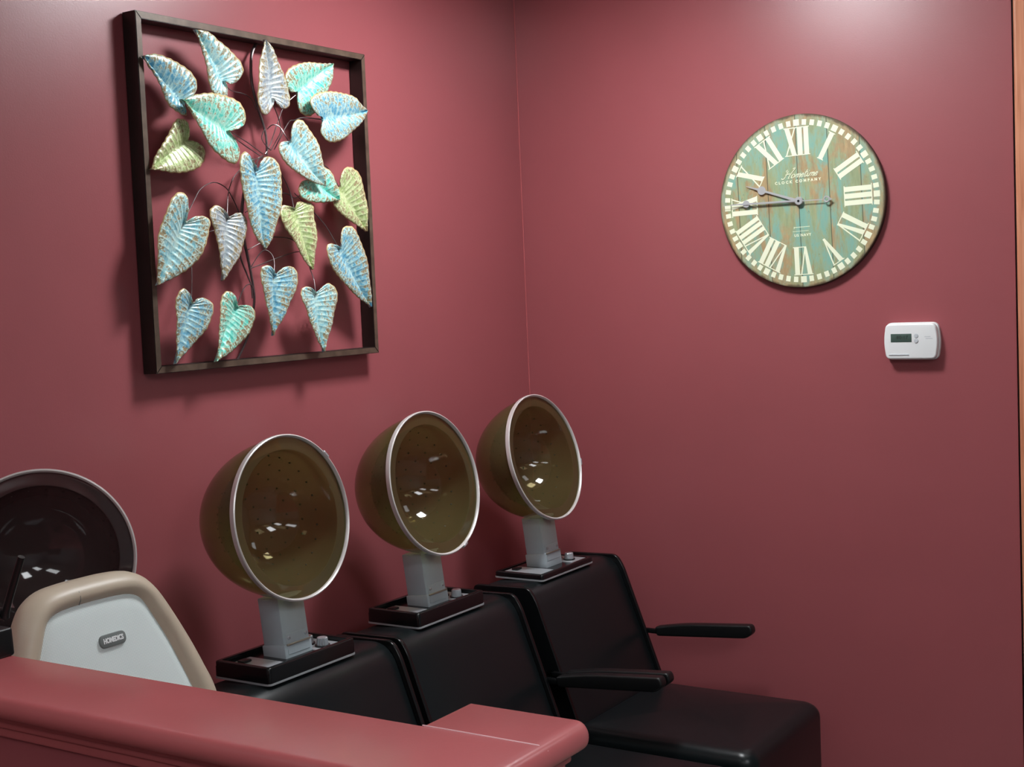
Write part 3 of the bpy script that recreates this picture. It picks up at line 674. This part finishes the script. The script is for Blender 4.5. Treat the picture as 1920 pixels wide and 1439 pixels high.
def dryer_chair(y0, label, hood, el, az, dia, depth, arms, clasp, tray_h, mats, hoff):
    """y0 centre line; hood: ring centre in world; arms: y offsets of the two arm pads"""
    root = thing('dryer_chair', label, 'salon dryer chair', (0, y0, 0), 'hooded dryer chairs along the left wall')
    P = root
    m_out, m_in, ringm = mats
    # backrest: upholstered wedge between two glossy side panels
    b_ = bmesh.new()
    prof = rounded([(0.20, 0.20), (0.20, 0.812), (0.374, 0.822), (0.517, 0.44), (0.56, 0.20)], [0.01, 0.02, 0.06, 0.02, 0.01], 7)
    prism(b_, prof, -0.25, 0.25, bev=0.006, seg=3); obj('backrest', b_, M_VINYL, P)
    for s in (-1, 1):
        b_ = bmesh.new()
        prof2 = rounded([(0.190, 0.12), (0.190, 0.820), (0.377, 0.824), (0.400, 0.790), (0.528, 0.44), (0.60, 0.12)], [0.01, 0.02, 0.02, 0.02, 0.02, 0.01], 6)
        prism(b_, prof2, s*0.249 if s > 0 else -0.262, 0.262 if s > 0 else -0.249, bev=0.003, seg=3); obj('side_panel', b_, M_BLACK, P)
    # seat
    b_ = bmesh.new(); cushion(b_, 0.49, 1.035, -0.258, 0.258, 0.235, 0.446, 0.045, 0.040, 0.017); obj('seat', b_, M_VINYL, P)
    b_ = bmesh.new(); bx(b_, 0.24, 0.98, -0.225, 0.225, 0.09, 0.24, 0.01); obj('base', b_, M_BLACK, P)
    for lx in (0.28, 0.93):
        for ly in (-0.2, 0.2):
            b_ = bmesh.new(); lathe(b_, [(0, 0.0), (0.022, 0.0), (0.022, 0.008), (0.014, 0.012), (0.014, 0.095), (0, 0.095)], 20)
            obj('leg', b_, M_CHROME, P, loc=(lx, ly, 0))
    # armrests
    for ay in arms:
        s = -1 if ay < 0 else 1
        b_ = bmesh.new()
        out = rounded([(0.505, 0.578), (0.500, 0.606), (0.60, 0.624), (0.815, 0.641), (0.822, 0.618), (0.80, 0.600), (0.60, 0.585)], [0.01, 0.008, 0.1, 0.010, 0.010, 0.012, 0.1], 6)
        prism(b_, out, ay-0.0165, ay+0.0165, bev=0.007, seg=4); ap = obj('armrest', b_, M_BLACKM, P)
        b_ = bmesh.new()
        yb = s*0.263
        bx(b_, 0.435, 0.53, min(ay, yb)-0.002, max(ay, yb)+0.002, 0.583, 0.598, 0.002, 2)
        bx(b_, 0.435, 0.455, min(ay, yb)-0.002, max(ay, yb)+0.002, 0.560, 0.598, 0.002, 2)
        obj('armrest_bracket', b_, M_BLACK, ap)
    # tray with the dryer controls
    ty = -0.010; tx0, tx1, t0, t1 = 0.196, 0.360, ty-0.146, ty+0.146; zb = 0.8215; zt = zb+tray_h
    b_ = bmesh.new(); rim = 0.012
    fl = zt-0.012 if tray_h > 0.02 else zt-0.003
    prism(b_, [(tx0+0.002, t0+0.002), (tx1-0.002, t0+0.002), (tx1-0.002, t1-0.002), (tx0+0.002, t1-0.002)], zb, fl, plane='xy')
    ro = rounded([(tx0, t0), (tx1, t0), (tx1, t1), (tx0, t1)], 0.010, 5); rn = rounded([(tx0+rim, t0+rim), (tx1-rim, t0+rim), (tx1-rim, t1-rim), (tx0+rim, t1-rim)], 0.004, 5)
    def inset(pp, d): return [(x+(d if x < (tx0+tx1)/2 else -d), y+(d if y < (t0+t1)/2 else -d)) for x, y in pp]
    rr_ = [[b_.verts.new((x, y, z)) for x, y in pp] for pp, z in ((ro, zb+0.0005), (ro, zt-0.003), (inset(ro, 0.001), zt-0.001), (inset(ro, 0.003), zt), (inset(rn, -0.001), zt), (rn, zt-0.001), (rn, fl-0.001))]
    for a, c in zip(rr_, rr_[1:]):
        for k in range(len(a)): b_.faces.new((a[k], a[(k+1) % len(a)], c[(k+1) % len(a)], c[k]))
    tr = obj('control_tray', b_, M_BLACK, P)
    b_ = bmesh.new(); prism(b_, rounded([(tx0-0.002, t0-0.002), (tx1+0.002, t0-0.002), (tx1+0.002, t1+0.002), (tx0-0.002, t1+0.002)], 0.012, 4), zb-0.003, zb+0.001, plane='xy')
    obj('tray_trim', b_, M_STEEL, tr)
    for (ya, yb_) in ((t0+rim+0.006, t0+0.088), (ty+0.052, t1-rim-0.004)):
        obj('control_plate', box(tx0+rim+0.012, tx1-rim-0.004, ya, yb_, fl-0.001, fl+0.0015), M_STEEL, tr)
    b_ = bmesh.new(); bx(b_, tx0+0.036, tx0+0.058, t0+0.034, t0+0.060, fl+0.0015, fl+0.008, 0.003, 2); obj('rocker_switch', b_, M_BLACKM, tr)
    for kx, ky in ((0.312, ty+0.086), (0.268, ty+0.084)):
        b_ = bmesh.new(); pr = [(0.017, 0.0), (0.017, 0.003)]; lathe(b_, [(0.0, 0.0034)]+[(0.018, 0.0034), (0.018, 0)], 24); obj('knob_skirt', b_, M_BLACKM, tr, loc=(kx, ky, fl+0.0015))
        b_ = bmesh.new(); n = 40; rg = []
        for h, rr in ((0.003, 0.0135), (0.019, 0.0120), (0.021, 0.0105)):
            rg.append([b_.verts.new(((rr+(0.0007 if k % 2 else 0))*math.cos(2*PI*k/n), (rr+(0.0007 if k % 2 else 0))*math.sin(2*PI*k/n), h)) for k in range(n)])
        for a, c in zip(rg, rg[1:]):
            for k in range(n): b_.faces.new((a[k], a[(k+1) % n], c[(k+1) % n], c[k]))
        b_.faces.new(rg[-1]); obj('knob', b_, M_CHROME, tr, loc=(kx, ky, fl+0.0015), smooth=20)
    # column, leaning back a little
    lean = Matrix.Translation((0, 0, 0))
    def tilt(bmx, x_, z_, deg):
        Mx = Matrix.Translation((x_, 0, z_)) @ Matrix.Rotation(math.radians(-deg), 4, 'Y') @ Matrix.Translation((-x_, 0, -z_))
        bmesh.ops.transform(bmx, matrix=Mx, verts=bmx.verts); return bmx
    hx, hy, hz = hood[0]+hoff[0], hood[1]-y0+hoff[1], hood[2]
    deg = 7.0; cb = 0.835
    px = 0.276
    b_ = bmesh.new(); bx(b_, px-0.0345, px+0.0345, hy-0.0455, hy+0.0455, cb-0.012, cb+0.038, 0.0025, 2); col = obj('column_sleeve', tilt(b_, px, cb, deg), M_GREY, P)
    b_ = bmesh.new(); bx(b_, px-0.0315, px+0.0315, hy-0.0425, hy+0.0425, cb+0.03, cb+0.146, 0.003, 2); obj('column', tilt(b_, px, cb, deg), M_GREY, P)
    fx = px+0.0345
    b_ = bmesh.new(); bx(b_, fx-0.001, fx+0.0040, hy-0.038, hy+0.040, cb+0.034, cb+0.0380, 0.001, 1); obj('latch_bar', tilt(b_, px, cb, deg), M_LATCH, col); b_ = bmesh.new()
    bx(b_, fx-0.0035, fx-0.0020, hy-0.034, hy+0.036, cb+0.037, cb+0.060, 0.0005, 1)
    bx(b_, fx-0.0005, fx+0.0012, hy-0.036, hy+0.038, cb+0.014, cb+0.034, 0.0005, 1)
    obj('hinge_plate', tilt(b_, px, cb, deg), M_GREY, col)
    for sy in (-0.026, 0.030):
        b_ = bmesh.new(); lathe(b_, [(0, 0.005), (0.003, 0.0042), (0.0045, 0.0)], 14, Matrix.Translation((fx-0.003, hy+sy, cb+0.050)) @ Matrix.Rotation(PI/2, 4, 'Y'))
        obj('screw', tilt(b_, px, cb, deg), M_CHROME, col)
    # hood
    R = dia/2; B = basis(az, el, (hood[0], hood[1]-y0, hood[2]))
    b_ = bmesh.new(); pr = []
    for k in range(0, 31):
        t = PI/2*k/30; pr.append(((R-0.004)*(math.cos(t)**0.92 if k < 30 else 0), -depth*math.sin(t)))
    lathe(b_, pr, 96, B); hd = obj('hood', b_, m_out, P, smooth=80)
    b_ = bmesh.new(); ri, di = R*0.82, depth*0.74
    pr = [(R-0.005, -0.004), (R-0.010, -0.006), (ri+0.003, -0.006), (ri+0.001, -0.007), (ri, -0.010)]
    for k in range(1, 31):
        t = PI/2*k/30; pr.append((ri*math.cos(t) if k < 30 else 0, -0.010-di*math.sin(t)))
    lathe(b_, pr, 96, B)
    holes = []
    for i, t in enumerate((0.28, 0.5, 0.72, 0.94, 1.16)):
        nn = int(26*math.cos(t))+2
        for k in range(nn):
            f_ = 2*PI*(k+0.5*(i % 2))/nn; rr = ri*math.cos(t); p = Vector((rr*math.cos(f_), rr*math.sin(f_), -0.017-di*math.sin(t)))
            nrm = (Vector((0, 0, -0.017))-p).normalized(); q = p+nrm*0.0012
            a = nrm.cross(Vector((0, 0, 1))).normalized(); c = nrm.cross(a)
            vs_ = [b_.verts.new(B @ (q+(a*math.cos(2*PI*j/8)+c*math.sin(2*PI*j/8))*0.0028)) for j in range(8)]
            tp = b_.verts.new(B @ (q+nrm*0.0025))
            for j in range(8):
                f = b_.faces.new((vs_[j], vs_[(j+1) % 8], tp)); f.material_index = 1
    obj('inner_bowl', b_, [m_in, M_HOLE], hd, smooth=35)
    b_ = bmesh.new(); lathe(b_, [(R-0.0045, 0.001), (R-0.001, 0.0035), (R+0.0015, 0.002), (R+0.002, -0.004), (R+0.001, -0.010), (R-0.003, -0.011), (R-0.005, -0.004)], 128, B, closed=True)
    rg_ = obj('hood_rim', b_, ringm, hd, smooth=50)
    ca = math.radians(clasp)
    b_ = bmesh.new(); bx(b_, -0.003, 0.003, -0.010, 0.010, -0.012, 0.004, 0.001, 1)
    tube(b_, [(0.005, -0.008, -0.004), (0.005, 0.008, -0.004)], 0.002, 8)
    bmesh.ops.transform(b_, matrix=B @ Matrix.Rotation(ca, 4, 'Z') @ Matrix.Translation((R+0.002, 0, 0)), verts=b_.verts)
    obj('rim_clasp', b_, M_CHROME, hd)
    b_ = bmesh.new(); lathe(b_, [(0, 0.003), (0.041, 0.006), (0.045, 0.003), (0.040, 0.0), (0, -0.003)], 40, Matrix.Translation((px-0.020, hy, cb+0.137)) @ Matrix.Rotation(math.radians(-deg), 4, 'Y'))
    obj('hood_saddle', b_, M_GREY, P)
    return root
OL = (M_OLIVE, M_OLIVE_IN, M_RING)
dryer_chair(-2.148, 'salon dryer chair with dark plum hood behind the beige massage cushion', (0.205, -2.117, 1.168), math.radians(6), math.radians(-37), 0.352, 0.18, (-0.262, 0.262), 215, 0.036, (M_PLUM, M_PLUM, M_RING), (0, 0))
dryer_chair(-1.517, 'olive hooded dryer chair nearest the camera, its seat hidden by the half wall', (0.313, -1.517, 1.162), math.radians(8.3), 0.0, 0.375, 0.228, (-0.262, 0.246), 42, 0.036, OL, (0, 0))
dryer_chair(-0.976, 'middle one of three olive hooded dryer chairs, leaf art above on the left', (0.317, -0.976, 1.164), math.radians(11.1), 0.0, 0.375, 0.222, (-0.258, 0.270), -68, 0.036, OL, (0, 0))
dryer_chair(-0.386, 'olive hooded dryer chair in the corner under the clock, black seat in full view', (0.296, -0.393, 1.159), math.radians(13.8), 0.0, 0.375, 0.218, (-0.274, 0.270), -12, 0.016, OL, (0, 0))

# ------------------------------------------------------------------ massage cushion leaning on the first dryer chair
mc = thing('massage_cushion', 'beige massage seat cushion with pale mesh panel below the plum dryer hood', 'massage cushion', (0, -2.148, 0.5))
OUT = [(1.1515, 0.0), (1.151, 0.050), (1.146, 0.098), (1.130, 0.132), (1.108, 0.153), (1.080, 0.170), (1.035, 0.192), (0.988, 0.213), (0.94, 0.231), (0.889, 0.247), (0.80, 0.250), (0.74, 0.240), (0.60, 0.232), (0.52, 0.228), (0.480, 0.22), (0.468, 0.2), (0.468, 0)]
INN = [(1.1115, 0.0), (1.1105, 0.050), (1.107, 0.082), (1.099, 0.102), (1.085, 0.114), (1.055, 0.129), (1.01, 0.150), (0.970, 0.164), (0.935, 0.176), (0.889, 0.188), (0.80, 0.192), (0.70, 0.185), (0.62, 0.180), (0.57, 0.195), (0.56, 0.18), (0.555, 0.12), (0.555, 0)]
def px_plane(z): return 0.38+(1.15-z)*0.235
def loop(L):
    h = [(s.x, s.y) for s in spline([(a, b_, 0) for a, b_ in L], 4)]
    return [(hw_, z) for z, hw_ in h]+[(-hw_, z) for z, hw_ in h[::-1][1:-1]]
LO, LI = loop(OUT), loop(INN)
def lay(bm, f, dx):
    r_ = []
    for (a, z), (c, y2) in zip(LO, LI):
        yy = a+(c-a)*f; zz = z+(y2-z)*f; r_.append(bm.verts.new((px_plane(zz)+dx, yy, zz-0.5)))
    return r_
bm = bmesh.new()
Ls = [lay(bm, f, d) for f, d in ((0.06, -0.040), (0.0, -0.034), (-0.02, -0.024), (0.0, -0.014), (0.12, -0.002), (0.3, 0.006), (0.5, 0.009), (0.7, 0.007), (0.88, 0.001), (1.0, -0.006))]
for a, b_ in zip(Ls, Ls[1:]):
    for i in range(len(a)): bm.faces.new((a[i], a[(i+1) % len(a)], b_[(i+1) % len(a)], b_[i]))
bm.faces.new(Ls[0])
obj('padded_shell', bm, M_BEIGE, mc, smooth=60)
bm = bmesh.new(); Ls = []
for s, d in ((1.01, -0.006), (0.97, -0.002), (0.9, 0.000), (0.6, 0.002), (0.3, 0.003)):
    Ls.append([bm.verts.new((px_plane(0.84+(z-0.84)*s)+d, y*s, 0.84+(z-0.84)*s-0.5)) for y, z in LI])
for a, b_ in zip(Ls, Ls[1:]):
    for i in range(len(a)): bm.faces.new((a[i], a[(i+1) % len(a)], b_[(i+1) % len(a)], b_[i]))
bm.faces.new(Ls[-1]); obj('mesh_panel', bm, M_MESH, mc, smooth=60)
bm = bmesh.new(); tube(bm, [(px_plane(z+0.5)+d, -0.036, z) for z, d in ((0.652, -0.026), (0.6505, -0.014), (0.645, -0.002), (0.637, 0.0062), (0.629, 0.0082), (0.621, 0.0060), (0.6125, -0.001))], 0.0009, 6); obj('seam', bm, M_LABEL, mc)
tl = Matrix.Translation((px_plane(1.038)+0.003, 0.017, 0.538)) @ Matrix.Rotation(math.radians(-13.2), 4, 'Y') @ Matrix(((0, 0, 1, 0), (1, 0, 0, 0), (0, 1, 0, 0), (0, 0, 0, 1)))
bm = bmesh.new(); prism(bm, rounded([(-0.030, -0.012), (0.030, -0.012), (0.030, 0.012), (-0.030, 0.012)], 0.0118, 7), -0.004, 0.003, plane='xy', bev=0.0012, seg=2)
bmesh.ops.transform(bm, matrix=tl, verts=bm.verts); bd = obj('badge', bm, M_LABEL, mc)
put_text(text_mesh('HOMEDICS', 0.0098, 0.92, ext=0.0003, bold=0.0005), tl @ Matrix.Translation((0, 0, 0.0033)) @ Matrix.Diagonal((1, 1.3, 1, 1)), M_WHITE, bd)

# ------------------------------------------------------------------ router on the half wall
rt = thing('wireless_router', 'black wireless router with stubby antenna standing on the half wall', 'router', (0.45, -2.47, 1.1))
bm = bmesh.new(); prism(bm, rounded([(-0.075, -0.070), (0.090, -0.070), (0.090, 0.034), (-0.075, 0.034)], 0.008, 5), 0.0, 0.045, plane='xy', bev=0.004, seg=3)
for v in bm.verts:
    if v.co.z > 0.02: v.co.x *= 0.97
prism(bm, rounded([(-0.070, -0.060), (0.082, -0.060), (0.078, 0.020), (-0.070, 0.020)], 0.012, 5), 0.044, 0.075, plane='xy', bev=0.006, seg=3)
obj('casing', bm, M_BLACKM, rt)
bm = bmesh.new(); tube(bm, [(0.055, 0.016, 0.071), (0.072, 0.018, 0.071), (0.086, 0.020, 0.071)], 0.0085, 14); obj('antenna_hinge', bm, M_BLACKM, rt)
bm = bmesh.new(); tube(bm, spline([(0.086, 0.020, 0.064), (0.094, 0.021, 0.085), (0.130, 0.026, 0.164)], 3), [0.0075, 0.0072, 0.0066, 0.0062, 0.006, 0.0058, 0.0056], 16); obj('antenna', bm, M_BLACKM, rt)
bm = bmesh.new(); bx(bm, 0.0, 0.066, 0.004, 0.014, 0.074, 0.090, 0.003, 2); obj('status_panel', bm, M_WHITE, rt)
